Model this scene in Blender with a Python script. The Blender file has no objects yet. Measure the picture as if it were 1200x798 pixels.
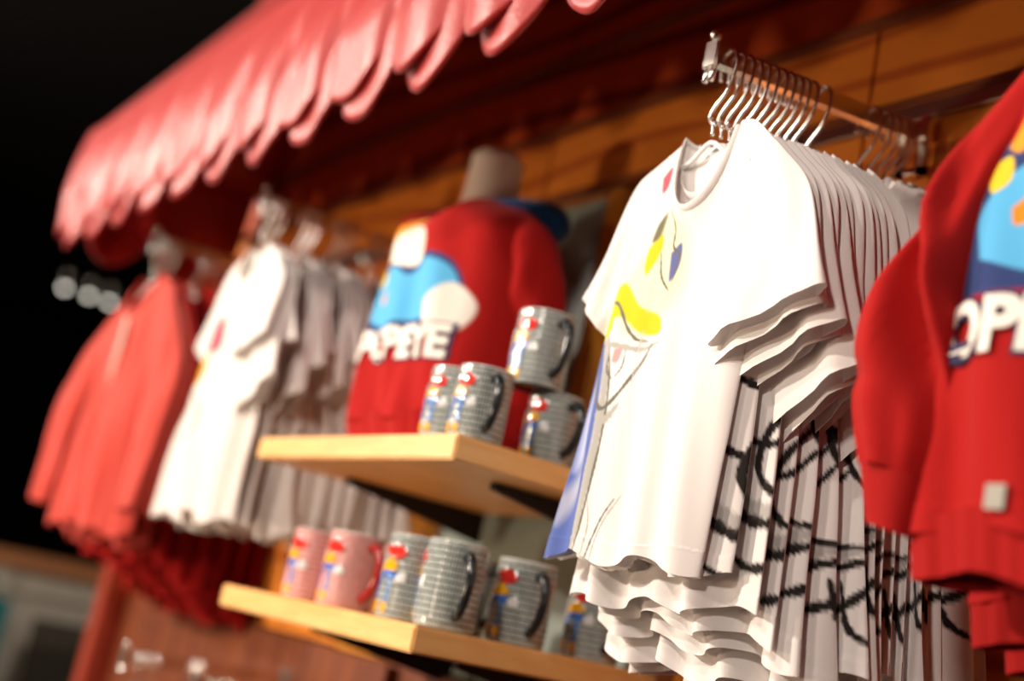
import bpy, math, random
import numpy as np
from mathutils import Vector, Matrix

# ------------------------------------------------------------------ camera
S = bpy.context.scene
COL = S.collection
YAW, PITCH, ROLL = math.radians(33), math.radians(13), math.radians(12)
fw = Vector((-math.cos(YAW)*math.cos(PITCH), math.sin(YAW)*math.cos(PITCH), math.sin(PITCH)))
rt0 = fw.cross(Vector((0, 0, 1))).normalized()
up0 = rt0.cross(fw)
rt = rt0*math.cos(ROLL) + up0*math.sin(ROLL)
up = up0*math.cos(ROLL) - rt0*math.sin(ROLL)
cd = bpy.data.cameras.new('camera')
cam = bpy.data.objects.new('camera', cd)
COL.objects.link(cam)
M = Matrix((rt, up, -fw)).transposed().to_4x4()
M.translation = Vector((0, 0, 1.35))
cam.matrix_world = M
cd.sensor_width = 36
cd.lens = 45
cd.clip_start = 0.02
cd.dof.use_dof = True
cd.dof.focus_distance = 1.24
cd.dof.aperture_fstop = 1.75
S.camera = cam

# ------------------------------------------------------------------ world, exposure, lights
w = bpy.data.worlds.new('world')
S.world = w
w.use_nodes = True
w.node_tree.nodes['Background'].inputs[0].default_value = (0.5, 0.32, 0.24, 1)
w.node_tree.nodes['Background'].inputs[1].default_value = 0.05
S.view_settings.view_transform = 'Standard'
S.view_settings.look = 'None'
S.view_settings.gamma = 1
S.view_settings.exposure = -0.35
S.view_settings.use_curve_mapping = False
S.cycles.use_denoising = True
S.cycles.max_bounces = 6

def area(name, loc, target, power, size, color):
    d = bpy.data.lights.new(name, 'AREA')
    d.shape = 'DISK'; d.size = size; d.energy = power; d.color = color
    o = bpy.data.objects.new(name, d)
    o.location = loc
    o.rotation_euler = (Vector(target)-Vector(loc)).to_track_quat('-Z', 'Y').to_euler()
    COL.objects.link(o)
    return o
area('aisle_light', (-2.9, -2.3, 2.62), (-1.4, 0.9, 1.75), 180, 0.18, (1, .87, .74))
area('aisle_light', (-5.0, -1.8, 2.7), (-2.6, 0.9, 1.8), 85, 0.18, (1, .85, .72))
area('aisle_light', (0.3, -1.9, 3.0), (-0.8, 0.9, 1.7), 62, 0.3, (1, .88, .78))  # fill added from the camera side to lift the near tee edges
area('low_fill_light', (-2.5, -1.8, 1.0), (-1.6, 1.1, 2.15), 32, .22, (1, .74, .52))  # three low aisle fills added to brighten the wall under the awning
area('low_fill_light', (-4.2, -1.8, 1.0), (-2.6, 1.1, 2.1), 11, .22, (1, .74, .52))
area('low_fill_light', (-.9, -4.2, 1.3), (-1.0, 1.1, 2.1), 22, .5, (1, .76, .56))
for lx_ in (-5.6, -3.6, -1.2):
    area('aisle_light', (lx_, -.9, 3.1), (lx_*.6-.7, .9, 1.8), 20, .12, (1, .88, .78))  # small overhead lights added for glints on the chrome hooks

# ------------------------------------------------------------------ helpers
def lin(c):
    return tuple(((v/255)/12.92 if v/255 <= .04045 else ((v/255+.055)/1.055)**2.4) for v in c)

def newmat(name):
    m = bpy.data.materials.new(name)
    m.use_nodes = True
    nt = m.node_tree
    return m, nt, nt.nodes['Principled BSDF'], nt.nodes['Material Output']

def bump(nt, b, scale, strength, dist=.001, coord='Object', detail=3):
    tc = nt.nodes.new('ShaderNodeTexCoord')
    n = nt.nodes.new('ShaderNodeTexNoise')
    n.inputs['Scale'].default_value = scale
    n.inputs['Detail'].default_value = detail
    bp = nt.nodes.new('ShaderNodeBump')
    bp.inputs['Strength'].default_value = strength
    bp.inputs['Distance'].default_value = dist
    nt.links.new(tc.outputs[coord], n.inputs['Vector'])
    nt.links.new(n.outputs['Fac'], bp.inputs['Height'])
    nt.links.new(bp.outputs['Normal'], b.inputs['Normal'])
    return n

def cloth(name, color=None, rough=.85, sheen=.25, trans=.0, bs=600, bstr=.3):
    m, nt, b, out = newmat(name)
    b.inputs['Roughness'].default_value = rough
    b.inputs['Sheen Weight'].default_value = sheen
    b.inputs['Specular IOR Level'].default_value = .2
    if color is None:
        a = nt.nodes.new('ShaderNodeAttribute'); a.attribute_name = 'print'
        nt.links.new(a.outputs['Color'], b.inputs['Base Color'])
        src = a.outputs['Color']
    else:
        b.inputs['Base Color'].default_value = (*color, 1); src = None
    bump(nt, b, bs, bstr, .0006)
    if trans > 0:
        t = nt.nodes.new('ShaderNodeBsdfTranslucent')
        if src: nt.links.new(src, t.inputs['Color'])
        else: t.inputs['Color'].default_value = (*color, 1)
        mx = nt.nodes.new('ShaderNodeMixShader'); mx.inputs[0].default_value = trans
        nt.links.new(b.outputs[0], mx.inputs[1]); nt.links.new(t.outputs[0], mx.inputs[2])
        nt.links.new(mx.outputs[0], out.inputs['Surface'])
    return m

def plain(name, color, rough=.5, metal=0, spec=.5, emit=None, es=0):
    m, nt, b, out = newmat(name)
    b.inputs['Base Color'].default_value = (*color, 1)
    b.inputs['Roughness'].default_value = rough
    b.inputs['Metallic'].default_value = metal
    b.inputs['Specular IOR Level'].default_value = spec
    if emit:
        b.inputs['Emission Color'].default_value = (*emit, 1)
        b.inputs['Emission Strength'].default_value = es
    return m

def woodmat(name, c1, c2, scale=(3, 40, 40), rough=.45, dist=2.0):
    m, nt, b, out = newmat(name)
    tc = nt.nodes.new('ShaderNodeTexCoord')
    mp = nt.nodes.new('ShaderNodeMapping'); mp.inputs['Scale'].default_value = scale
    n = nt.nodes.new('ShaderNodeTexNoise'); n.inputs['Scale'].default_value = 1; n.inputs['Detail'].default_value = 5
    n.inputs['Distortion'].default_value = dist
    r = nt.nodes.new('ShaderNodeValToRGB')
    r.color_ramp.elements[0].color = (*c1, 1); r.color_ramp.elements[0].position = .3
    r.color_ramp.elements[1].color = (*c2, 1); r.color_ramp.elements[1].position = .7
    nt.links.new(tc.outputs['Object'], mp.inputs[0]); nt.links.new(mp.outputs[0], n.inputs['Vector'])
    nt.links.new(n.outputs['Fac'], r.inputs[0]); nt.links.new(r.outputs[0], b.inputs['Base Color'])
    b.inputs['Roughness'].default_value = rough
    return m

def paintwood(name, base, dark, scale=2.2, lo=.02, hi=.2):
    """planks with broad dark wavy bands"""
    m, nt, b, out = newmat(name)
    tc = nt.nodes.new('ShaderNodeTexCoord')
    mp = nt.nodes.new('ShaderNodeMapping'); mp.inputs['Scale'].default_value = (1.1, 1.1, 3.4)
    wv = nt.nodes.new('ShaderNodeTexWave'); wv.wave_type = 'BANDS'; wv.bands_direction = 'Z'
    wv.inputs['Scale'].default_value = scale; wv.inputs['Distortion'].default_value = 7.5
    wv.inputs['Detail'].default_value = 1.0; wv.inputs['Detail Scale'].default_value = .9
    r = nt.nodes.new('ShaderNodeValToRGB')
    r.color_ramp.elements[0].color = (*dark, 1); r.color_ramp.elements[0].position = lo
    r.color_ramp.elements[1].color = (*base, 1); r.color_ramp.elements[1].position = hi
    nt.links.new(tc.outputs['Object'], mp.inputs[0]); nt.links.new(mp.outputs[0], wv.inputs['Vector'])
    nt.links.new(wv.outputs['Fac'], r.inputs[0]); nt.links.new(r.outputs[0], b.inputs['Base Color'])
    b.inputs['Roughness'].default_value = .42
    return m

MT = {}
MT['white_cloth'] = cloth('white_cotton', None, .9, .15, .10)
MT['white_plain'] = cloth('white_cotton_plain', (.86, .81, .78), .9, .15, .10)
MT['red_fleece'] = cloth('red_fleece', None, .9, .03, .03)
MT['red_plain'] = cloth('red_fleece_plain', (.37, .006, .005), .9, .03, .03)
MT['red_rib'] = cloth('red_rib', (.33, .005, .004), .9, .03)
MT['coral'] = cloth('coral_linen', (.52, .055, .038), .9, .2, .05)
MT['blue_cloth'] = cloth('navy_fleece', (.005, .055, .19), .9, .1)
MT['awning'] = cloth('awning_fabric', (.36, .006, .004), .38, .15, .02, 160, 1.0)
MT['awning'].node_tree.nodes['Principled BSDF'].inputs['Specular IOR Level'].default_value = .55
MT['chrome'] = plain('chrome', (.96, .91, .85), .24, 1)
MT['steel'] = plain('brushed_steel', (.5, .45, .4), .3, 1)
MT['clear'] = plain('frosted_plastic', (.85, .85, .82), .25)
MT['label'] = plain('paper_label', (.9, .92, .95), .5)
MT['labelblue'] = plain('blue_ink', (.02, .25, .55), .5)
MT['shelf'] = woodmat('maple_edge', lin((226, 168, 98)), lin((240, 190, 122)), (6, 6, 60), .4)
MT['redplanks'] = paintwood('painted_red_planks', (.56, .085, .016), (.15, .014, .005), .75, .0, .30)
MT['orange'] = paintwood('painted_orange_planks', (.78, .25, .03), (.50, .11, .016), 1.2, .0, .25)
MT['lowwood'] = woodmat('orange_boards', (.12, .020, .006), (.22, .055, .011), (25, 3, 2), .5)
MT['yellowwood'] = plain('amber_trim', (.75, .30, .03), .45)
MT['trim'] = woodmat('brown_trim', (.16, .04, .015), (.30, .09, .03), (4, 40, 40), .35)
MT['teal'] = plain('grey_teal_panel', (.22, .27, .235), .5)
MT['dark'] = plain('black_gap', (.012, .006, .005), .8)
MT['black'] = plain('black_wall', (.004, .0035, .003), .95, 0, .1)
MT['pillar'] = plain('red_pillar', (.26, .028, .010), .45)
MT['mannequin'] = plain('cream_mannequin', (.93, .85, .72), .4)
MT['letter'] = plain('cream_lettering', (.86, .80, .72), .7)
MT['letter_edge'] = plain('navy_letter_edge', (.02, .02, .07), .8)

def link(name, me, mat=None, parent=None, smooth=True, loc=None, rz=0):
    o = bpy.data.objects.new(name, me)
    COL.objects.link(o)
    if mat is not None and not me.materials: me.materials.append(mat)
    if smooth and len(me.polygons):
        me.polygons.foreach_set('use_smooth', [True]*len(me.polygons))
    if parent is not None: o.parent = parent
    if loc is not None: o.location = loc
    if rz: o.rotation_euler.z = rz
    return o

def empty(name, loc, label=None, cat=None, group=None, rz=0):
    o = bpy.data.objects.new(name, None)
    o.empty_display_size = .03
    COL.objects.link(o)
    o.location = loc; o.rotation_euler.z = rz
    tag(o, label, cat, group)
    return o

def tag(o, label=None, cat=None, group=None, kind=None):
    if label: o['label'] = label
    if cat: o['category'] = cat
    if group: o['group'] = group
    if kind: o['kind'] = kind
    return o

class MB:
    def __init__(s): s.v = []; s.f = []
    def add(s, v, f):
        k = len(s.v); s.v += [tuple(p) for p in v]; s.f += [tuple(i+k for i in q) for q in f]; return s
    def box(s, x0, x1, y0, y1, z0, z1, bv=0):
        if bv <= 0:
            v = [(x, y, z) for z in (z0, z1) for y in (y0, y1) for x in (x0, x1)]
            return s.add(v, [(0,2,3,1),(4,5,7,6),(0,1,5,4),(2,6,7,3),(0,4,6,2),(1,3,7,5)])
        import bmesh
        bm = bmesh.new()
        bmesh.ops.create_cube(bm, size=1)
        for q in bm.verts:
            q.co = Vector(((x0+x1)/2+q.co.x*(x1-x0), (y0+y1)/2+q.co.y*(y1-y0), (z0+z1)/2+q.co.z*(z1-z0)))
        bmesh.ops.bevel(bm, geom=bm.edges[:], offset=bv, segments=2, affect='EDGES')
        bm.verts.index_update()
        s.add([q.co[:] for q in bm.verts], [[q.index for q in f.verts] for f in bm.faces])
        bm.free(); return s
    def tube(s, pts, r, n=8, caps=True, flat=1.0):
        P = [Vector(p) for p in pts]; R = r if hasattr(r, '__len__') else [r]*len(P)
        k0 = len(s.v); prev = None
        for i, p in enumerate(P):
            d = ((P[min(i+1, len(P)-1)]-p).normalized() + (p-P[max(i-1, 0)]).normalized())
            d = d.normalized() if d.length > 1e-9 else Vector((0, 0, 1))
            if prev is None:
                a = d.orthogonal().normalized()
            else:
                a = (prev-d*prev.dot(d)).normalized()
            prev = a; b = d.cross(a)
            for j in range(n):
                t = 2*math.pi*j/n
                s.v.append(tuple(p + a*math.cos(t)*R[i] + b*math.sin(t)*R[i]*flat))
        for i in range(len(P)-1):
            for j in range(n):
                s.f.append((k0+i*n+j, k0+i*n+(j+1) % n, k0+(i+1)*n+(j+1) % n, k0+(i+1)*n+j))
        if caps:
            s.f.append(tuple(k0+j for j in range(n))[::-1]); s.f.append(tuple(k0+(len(P)-1)*n+j for j in range(n)))
        return s
    def ball(s, c, r, n=12, sc=(1, 1, 1)):
        k0 = len(s.v)
        for i in range(n//2+1):
            a = math.pi*i/(n//2)
            for j in range(n):
                t = 2*math.pi*j/n
                s.v.append((c[0]+r*sc[0]*math.sin(a)*math.cos(t), c[1]+r*sc[1]*math.sin(a)*math.sin(t), c[2]+r*sc[2]*math.cos(a)))
        for i in range(n//2):
            for j in range(n):
                s.f.append((k0+i*n+j, k0+(i+1)*n+j, k0+(i+1)*n+(j+1) % n, k0+i*n+(j+1) % n))
        return s
    def lathe(s, prof, n=40, c=(0, 0, 0)):
        k0 = len(s.v)
        for r, z in prof:
            for j in range(n):
                t = 2*math.pi*j/n; s.v.append((c[0]+r*math.cos(t), c[1]+r*math.sin(t), c[2]+z))
        for i in range(len(prof)-1):
            for j in range(n):
                s.f.append((k0+i*n+j, k0+i*n+(j+1) % n, k0+(i+1)*n+(j+1) % n, k0+(i+1)*n+j))
        return s
    def mesh(s, name='mesh'):
        me = bpy.data.meshes.new(name); me.from_pydata(s.v, [], s.f); me.update(); return me
    def build(s, name, mat, parent=None, smooth=False, loc=None, rz=0):
        return link(name, s.mesh(name), mat, parent, smooth, loc, rz)

def smooth_path(pts, n=6):
    P = [np.array(p, float) for p in pts]
    P = [2*P[0]-P[1]] + P + [2*P[-1]-P[-2]]
    out = []
    for i in range(1, len(P)-2):
        for k in range(n):
            t = k/n
            out.append(.5*((2*P[i]) + (-P[i-1]+P[i+1])*t + (2*P[i-1]-5*P[i]+4*P[i+1]-P[i+2])*t*t + (-P[i-1]+3*P[i]-3*P[i+1]+P[i+2])*t**3))
    out.append(P[-2]); return out

ORD = ['first', 'second', 'third', 'fourth', 'fifth', 'sixth', 'seventh', 'eighth', 'ninth', 'tenth', 'eleventh',
       'twelfth', 'thirteenth', 'fourteenth', 'fifteenth', 'sixteenth', 'seventeenth', 'eighteenth']

# ------------------------------------------------------------------ the setting
def struct(o): o['kind'] = 'structure'; return o
struct(MB().box(-12, 3, -5, 4, -.05, 0).build('floor', plain('dark_floor', (.05, .035, .03), .35)))
struct(MB().box(-12, 3, -5, 4, 3.2, 3.25).build('ceiling', MT['black']))
struct(MB().box(-12, -11.9, -5, 4, 0, 3.2).build('wall_far', MT['black']))
struct(MB().box(-12, 3, -5.1, -5, 0, 3.2).build('wall_aisle', MT['black']))
struct(MB().box(3, 3.1, -5, 4, 0, 3.2).build('wall_near', MT['black']))
struct(MB().box(-12, 3, 4, 4.1, 0, 3.2).build('wall_outer', MT['black']))

WY = 1.17
# display facade: red painted planks above, orange below; frieze orange paints in the light falling off
fa = MB()
seams = [-3.34, -2.55, -1.80, -1.08, -0.36, .4, 1.2]
fo = MB()
for i in range(len(seams)-1): fo.box(seams[i]+.003, seams[i+1]-.003, WY, WY+.04, 2.098, 2.225)
struct(fo.build('wall_frieze', MT['orange']))
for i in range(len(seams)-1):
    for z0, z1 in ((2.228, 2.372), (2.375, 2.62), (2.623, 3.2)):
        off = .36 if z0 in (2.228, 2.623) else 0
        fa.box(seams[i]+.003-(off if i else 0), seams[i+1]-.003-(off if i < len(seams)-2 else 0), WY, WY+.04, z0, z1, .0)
struct(fa.build('wall_back', MT['redplanks']))
lo = MB()
xs2 = [-1.27, -1.08, -.36, .4, 1.2]
for i in range(4): lo.box(xs2[i]+.003, xs2[i+1]-.003, WY, WY+.04, 1.28, 2.095)
xs3 = [-3.34, -2.9, -2.5, -2.15]
for i in range(3): lo.box(xs3[i]+.003, xs3[i+1]-.003, WY, WY+.04, 1.28, 2.095)
struct(lo.build('wall_display', MT['orange']))
struct(MB().box(-3.34, 1.2, WY+.041, WY+.06, 0, 3.2).build('wall_backing', MT['dark']))
al = MB().box(-2.15, -1.27, WY+.030, WY+.04, 1.28, 2.095)
struct(al.build('wall_alcove', MT['teal']))
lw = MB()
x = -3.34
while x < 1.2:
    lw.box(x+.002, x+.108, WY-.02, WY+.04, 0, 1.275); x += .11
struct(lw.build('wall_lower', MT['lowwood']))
struct(MB().box(-3.26, 1.2, WY-.012, WY-.0005, 2.090, 2.104, .003).build('trim_1', MT['trim']))
struct(MB().box(-3.26, 1.2, WY-.016, WY-.0005, 2.220, 2.236, .003).build('trim_2', MT['trim']))
struct(MB().box(-3.26, 1.2, WY-.016, WY-.0005, 2.366, 2.382, .003).build('trim_3', MT['trim']))
struct(MB().box(-1.605, -1.568, WY-.002, WY+.0295, 1.58, 2.089).build('trim_4', MT['yellowwood']))
struct(MB().box(-2.16, -1.955, WY-.004, WY+.0295, 1.277, 2.089).build('trim_5', MT['yellowwood']))
struct(MB().box(-1.29, -1.262, WY-.004, WY+.0295, 1.277, 2.089).build('trim_6', MT['trim']))
struct(MB().box(-2.12, -1.9, WY-.045, WY-.021, 0, 1.270).build('trim_7', MT['lowwood']))
pl = MB().box(-3.36, -3.27, 1.09, 1.29, 0, 3.2, .01).box(-3.375, -3.255, 1.075, 1.305, 0, .12, .005)
struct(pl.build('pillar', MT['pillar']))

# ------------------------------------------------------------------ awning
def awning():
    r = empty('awning', (-1.2, .7, 2.35), 'red scalloped fabric awning along the top of the display wall', 'awning')
    ox = Vector((-1.2, .7, 2.35))
    XL, XR, YF, ZT = -3.13, .9, .70, 2.335
    per, tipx = .178, -1.252
    def val(n_per, length, place, x0phase, zc=2.155, dz=.115, bul=.026):
        nx = int(length/per*20); nz = 26
        V = []
        for i in range(nx+1):
            u = length*i/nx
            ph = (u-x0phase)/per
            fr = ph-math.floor(ph)
            lobe = abs(math.sin(math.pi*fr))
            lob = lobe**.75
            zb = zc - dz*lobe**.55 + .004*math.sin(u*3.1)
            for k in range(nz+1):
                t = k/nz
                z = ZT + (zb-ZT)*t
                ramp = min(1, max(0, (t-.08)/.6))**1.1
                out = bul*ramp*lob + .012*math.sin(t*3.14)
                out += .004*math.sin(u*55+2*math.sin(u*9))*ramp
                V.append(Vector(place(u, out, z))-ox)
        F = [(i*(nz+1)+k, (i+1)*(nz+1)+k, (i+1)*(nz+1)+k+1, i*(nz+1)+k+1) for i in range(nx) for k in range(nz)]
        return MB().add(V, F)
    o = val(0, XR-XL, lambda u, out, z: (XL+u, YF-out, z), (tipx-per/2)-XL).build('valance', MT['awning'], r, True)
    md = o.modifiers.new('thick', 'SOLIDIFY'); md.thickness = .006; md.offset = 0
    o = val(0, XR-XL-.06, lambda u, out, z: (XL+.03+u, YF+.006-out*.8, z-.004), (tipx-.002-per/2)-XL, 2.15, .135, .02).build('inner_valance', MT['awning'], r, True)
    md = o.modifiers.new('thick', 'SOLIDIFY'); md.thickness = .005; md.offset = 0
    o = val(0, WY-YF-.02, lambda u, out, z: (XL-out, YF+u, z), .04).build('end_valance', MT['awning'], r, True)
    md = o.modifiers.new('thick', 'SOLIDIFY'); md.thickness = .006; md.offset = 0
    # sloping roof: front slope and hipped end
    ztop = 3.12; D = WY-YF+.002
    a = Vector((XL, YF, ZT)); b = Vector((XR, YF, ZT)); c = Vector((XR, YF+D, ztop)); d = Vector((XL+D*1.6, YF+D, ztop)); e = Vector((XL, YF+D, ZT))
    m = MB()
    def quad(p, q, rr, s_, n=14):
        V = []
        for i in range(n+1):
            for j in range(n+1):
                s, t = i/n, j/n
                V.append((p*(1-s)+q*s)*(1-t) + (s_*(1-s)+rr*s)*t - ox)
        m.add(V, [(i*(n+1)+j, (i+1)*(n+1)+j, (i+1)*(n+1)+j+1, i*(n+1)+j+1) for i in range(n) for j in range(n)])
    quad(a, b, c, d); quad(e, a, d, d)
    o = m.build('canopy', MT['awning'], r, True)
    md = o.modifiers.new('thick', 'SOLIDIFY'); md.thickness = .008
awning()

# ------------------------------------------------------------------ rails, arms, hangers
def wall_rail(x0, x1, z, label, name='wall_rail'):
    r = empty(name, ((x0+x1)/2, WY, z), label, 'rail')
    h = (x1-x0)/2
    MB().box(-h, h, -.013, -.006, -.011, .008, .001).build('bar', MT['steel'], r)
    for sx in (-h+.006, h-.006):
        MB().box(sx-.005, sx+.005, -.0235, -.0005, -.014, .010, .001).build('end_bracket', MT['steel'], r)
    return r
wall_rail(-1.20, .5, 2.091-.012, 'flat steel rail along the orange wall behind the right-hand white tees')
wall_rail(-2.95, -1.93, 2.075, 'flat steel rail on the wall behind the blurred left-hand tees')

ARM_SLOPE = .048/.355
def arm(x, z_wall, label, yend=.815, group='chrome display arms'):
    r = empty('garment_rail', (x, WY-.014, z_wall), label, 'rail', group)
    L = WY-.014-yend
    dz = -ARM_SLOPE*L if x > -1.5 else -.2*ARM_SLOPE*L
    m = MB()
    w, h = .007, .0105
    v = []
    for y, z in ((0, 0), (-L, dz)):
        v += [(-w, y, z-h), (w, y, z-h), (w, y, z+h), (-w, y, z+h)]
    m.add(v, [(0, 1, 2, 3), (7, 6, 5, 4), (0, 4, 5, 1), (1, 5, 6, 2), (2, 6, 7, 3), (3, 7, 4, 0)])
    m.build('bar', MT['chrome'], r)
    c = MB().box(-.011, .011, -L-.007, -L+.001, dz-.017, dz+.017, .0025)
    c.build('end_plate', MT['chrome'], r)
    b = MB().ball((0, -L-.003, dz+.023), .0065, 14)
    b.tube([(0, -L-.003, dz+.014), (0, -L-.003, dz+.02)], .003, 8)
    b.build('end_ball', MT['chrome'], r, True)
    k = MB().tube([(-.004, -L-.002, dz-.014), (-.006, -L-.002, dz-.032)], .0035, 8)
    k.tube([(.005, -L-.002, dz-.014), (.003, -L-.002, dz-.032)], .0035, 8)
    k.build('prong', MT['chrome'], r, True)
    p = MB().box(-.022, -.008, -.010, .001, -.055, .022, .002).box(.008, .022, -.010, .001, -.055, .022, .002).box(-.022, .022, -.014, -.006, -.012, .014, .002).box(-.022, .022, -.010, .001, -.055, -.045, .002)
    p.build('wall_bracket', MT['chrome'], r)
    def zat(y):
        return z_wall + dz*(WY-.014-y)/L
    return zat

hook_pts = smooth_path([(-.0175, 0, -.012), (-.019, 0, .001), (-.0135, 0, .0125), (0, 0, .0175), (.0135, 0, .0125), (.019, 0, .001),
                        (.018, 0, -.016), (.011, 0, -.034), (-.006, 0, -.052), (-.009, 0, -.062), (-.002, 0, -.072), (0, 0, -.084)], 5)
hook_me = MB().tube(hook_pts, .0021, 8).ball((-.008, 0, -.0605), .0034, 10).ball((.0175, 0, -.018), .0025, 8).ball((0, 0, -.0705), .0032, 10).mesh('hook')
hook_me.materials.append(MT['chrome'])
def hbar(hw, nw, slope):
    m = MB()
    P = [(-hw, 0, -.088-slope*(hw-nw)-.010), (-hw*.7, 0, -.088-slope*(hw*.7-nw)-.006), (-nw*.6, 0, -.091), (0, 0, -.086), (nw*.6, 0, -.091), (hw*.7, 0, -.088-slope*(hw*.7-nw)-.006), (hw, 0, -.088-slope*(hw-nw)-.010)]
    P = [(a_, b_, c_-(.018 if abs(a_) > .02 else .006)) for a_, b_, c_ in P]
    m.tube(smooth_path(P, 4), .0028, 8)
    me = m.mesh('shoulder_bar'); me.materials.append(MT['clear']); return me
bar_small = hbar(.070, .045, .5)
bar_big = hbar(.125, .06, .5)
bar_mid = hbar(.078, .05, .62)
ARMC = MT['chrome']
def hanger(x, y, z_arm, label, group, bar, rz=0, lean=0):
    """hook rests on the arm top (arm top = z_arm+.0105)"""
    r = empty('clothes_hanger', (x, y, z_arm+.0105-.0158), label, 'clothes hanger', group, rz)
    link('hook', hook_me, None, r); link('shoulder_bar', bar, None, r)
    return r

# ------------------------------------------------------------------ printing on cloth
def seg_dist(px, pz, pts):
    d = np.full(px.shape, 1e9)
    tt = np.zeros(px.shape)
    n = len(pts)-1
    for i in range(n):
        ax, az = pts[i]; bx, bz = pts[i+1]
        dx, dz = bx-ax, bz-az
        L2 = dx*dx+dz*dz+1e-12
        t = np.clip(((px-ax)*dx+(pz-az)*dz)/L2, 0, 1)
        dd = np.hypot(px-ax-t*dx, pz-az-t*dz)
        m = dd < d
        d = np.where(m, dd, d); tt = np.where(m, (i+t)/n, tt)
    return d, tt
def in_poly(px, pz, pts):
    ins = np.zeros(px.shape, bool); n = len(pts)
    for i in range(n):
        x1, z1 = pts[i]; x2, z2 = pts[(i+1) % n]
        if z1 == z2: continue
        c = ((z1 > pz) != (z2 > pz)) & (px < (x2-x1)*(pz-z1)/(z2-z1)+x1)
        ins ^= c
    return ins
def paint(px, pz, base, ops, dx=0, dz=0):
    C = np.empty(px.shape+(3,)); C[:] = base
    x = px-dx; z = pz-dz
    for op in ops:
        kind, pts, col = op[0], op[1], np.array(op[2])
        if kind == 'poly':
            soft = op[3]
            pp = [tuple(q) for q in smooth_path(list(pts)+[pts[0]], 5)][:-1]
            ins = in_poly(x, z, pp)
            d, _ = seg_dist(x, z, pp+[pp[0]])
            a = np.where(ins, np.clip(.5+d/soft, 0, 1), np.clip(.5-d/soft, 0, 1))
            if len(op) > 4: a = a*op[4]
        else:
            wd = op[3]
            pp = [tuple(q) for q in smooth_path(list(pts), 5)]
            d, t = seg_dist(x, z, pp)
            ww = wd*(.35+.65*np.sin(np.pi*np.clip(t, .02, .98))**.6)*(1+.14*np.sin(t*37)+.10*np.sin(x*900+z*700))
            a = np.clip((ww-d)/(wd*.45)+.3, 0, 1)
            if len(op) > 4: a = a*op[4]
        C = C*(1-a[..., None]) + col*a[..., None]
    return C

# ------------------------------------------------------------------ garments
def shared_fold(X, Z, ph, fine=1.0):
    return (.50*np.sin(2*np.pi*X/.074+ph+5*Z) + .32*np.sin(2*np.pi*X/.047-1.4*ph+9*Z+1.3)*fine + .35*np.sin(2*np.pi*X/.13+.5*ph-4*Z+.4))

def body_sheets(p):
    """two welded sheets; returns vertices, faces, (x,z) rest coordinates, front mask"""
    nu, nv = p.get('nu', 90), p.get('nv', 110)
    s = np.linspace(-1, 1, nu+1)
    s = np.sign(s)*(1-(1-np.abs(s))**1.25)
    t = np.linspace(0, 1, nv+1)
    Sg, Tg = np.meshgrid(s, t)            # rows t
    shw, L, nw = p['shw'], p['L'], p['nw']
    sl = p['slope']
    hR, hL = p['hemR'], p['hemL']
    def width(side):
        hem = hR if side > 0 else hL
        arm_w = p.get('armw', shw*.95)
        a = np.clip(Tg/p.get('armt', .28), 0, 1)
        w1 = shw+(arm_w-shw)*a**1.5
        b = np.clip((Tg-.25)/.75, 0, 1)
        return w1+(hem-arm_w)*b
    W = np.where(Sg > 0, width(1), width(-1))
    X = Sg*W
    X0 = Sg*shw
    ax = np.abs(X0)
    zsh = -sl*np.maximum(0, ax-nw) - .25*np.maximum(0, ax-shw*.86)**1.0
    zsh = zsh + p.get('hump', 0)*np.exp(-((X0-.062)/.026)**2)
    inn = ax < nw
    neck = np.sqrt(np.clip(1-(ax/nw)**2, 0, 1))
    out = []
    ph = p.get('ph', 0); A = p.get('A', .008)
    ramp = 1-np.exp(-Tg/.055)
    hemw = p.get('hemwave', .006)*np.sin(X*2*np.pi/.11+ph*1.7) + p.get('tilt', 0)*Sg
    T0 = p.get('T', .006)
    prof = np.sqrt(np.clip(1-np.abs(Sg)**3.5, 0, 1))
    Th = T0*(1+(p.get('Them', 1)-1)*Tg)
    yn = p.get('neckt', .022)
    for sign, nd in ((-1, p['nd']), (1, p.get('ndb', .012))):
        zt = zsh - np.where(inn, nd*neck**p.get('npow', 1), 0)
        Z = zt + Tg*(-L+hemw-zt)
        half = Th*prof*ramp + yn*neck*np.exp(-Tg/.07)*inn
        F = shared_fold(X, Z, ph)*A*np.clip((Tg-.12)/.6, 0, 1.15)**1.1
        F = F + p.get('curl', .02)*np.clip(Sg, 0, 1)**2*np.clip(Tg*1.5, 0, 1) + p.get('curlL', 0)*np.clip(-Sg, 0, 1)**2*np.clip(Tg*1.5, 0, 1)
        F = F + p.get('drift', 0)*np.clip(Tg/.6, 0, 1)
        F = F + p.get('belly', 0)*np.sin(np.pi*np.clip(Tg, 0, 1))
        Y = sign*half + F + (sign*.3*min(T0, .02)*np.sin(X*60+ph+Z*20)*ramp*prof)
        # hem stitching: shallow step
        hz = (Z-zt)/(-L-zt-1e-9)
        Y = Y + sign*.0008*((hz > .955) & (hz < .962)) + sign*.0006*(hz > .962)
        out.append((X.copy(), Y, Z))
    n = (nu+1)*(nv+1)
    V = np.concatenate([np.stack([a.ravel() for a in o_], 1) for o_ in out])
    idx = np.arange(n).reshape(nv+1, nu+1)
    f1 = np.stack([idx[:-1, :-1], idx[1:, :-1], idx[1:, 1:], idx[:-1, 1:]], -1).reshape(-1, 4)
    f2 = f1[:, ::-1]+n
    return V, np.concatenate([f1, f2]), n

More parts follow.
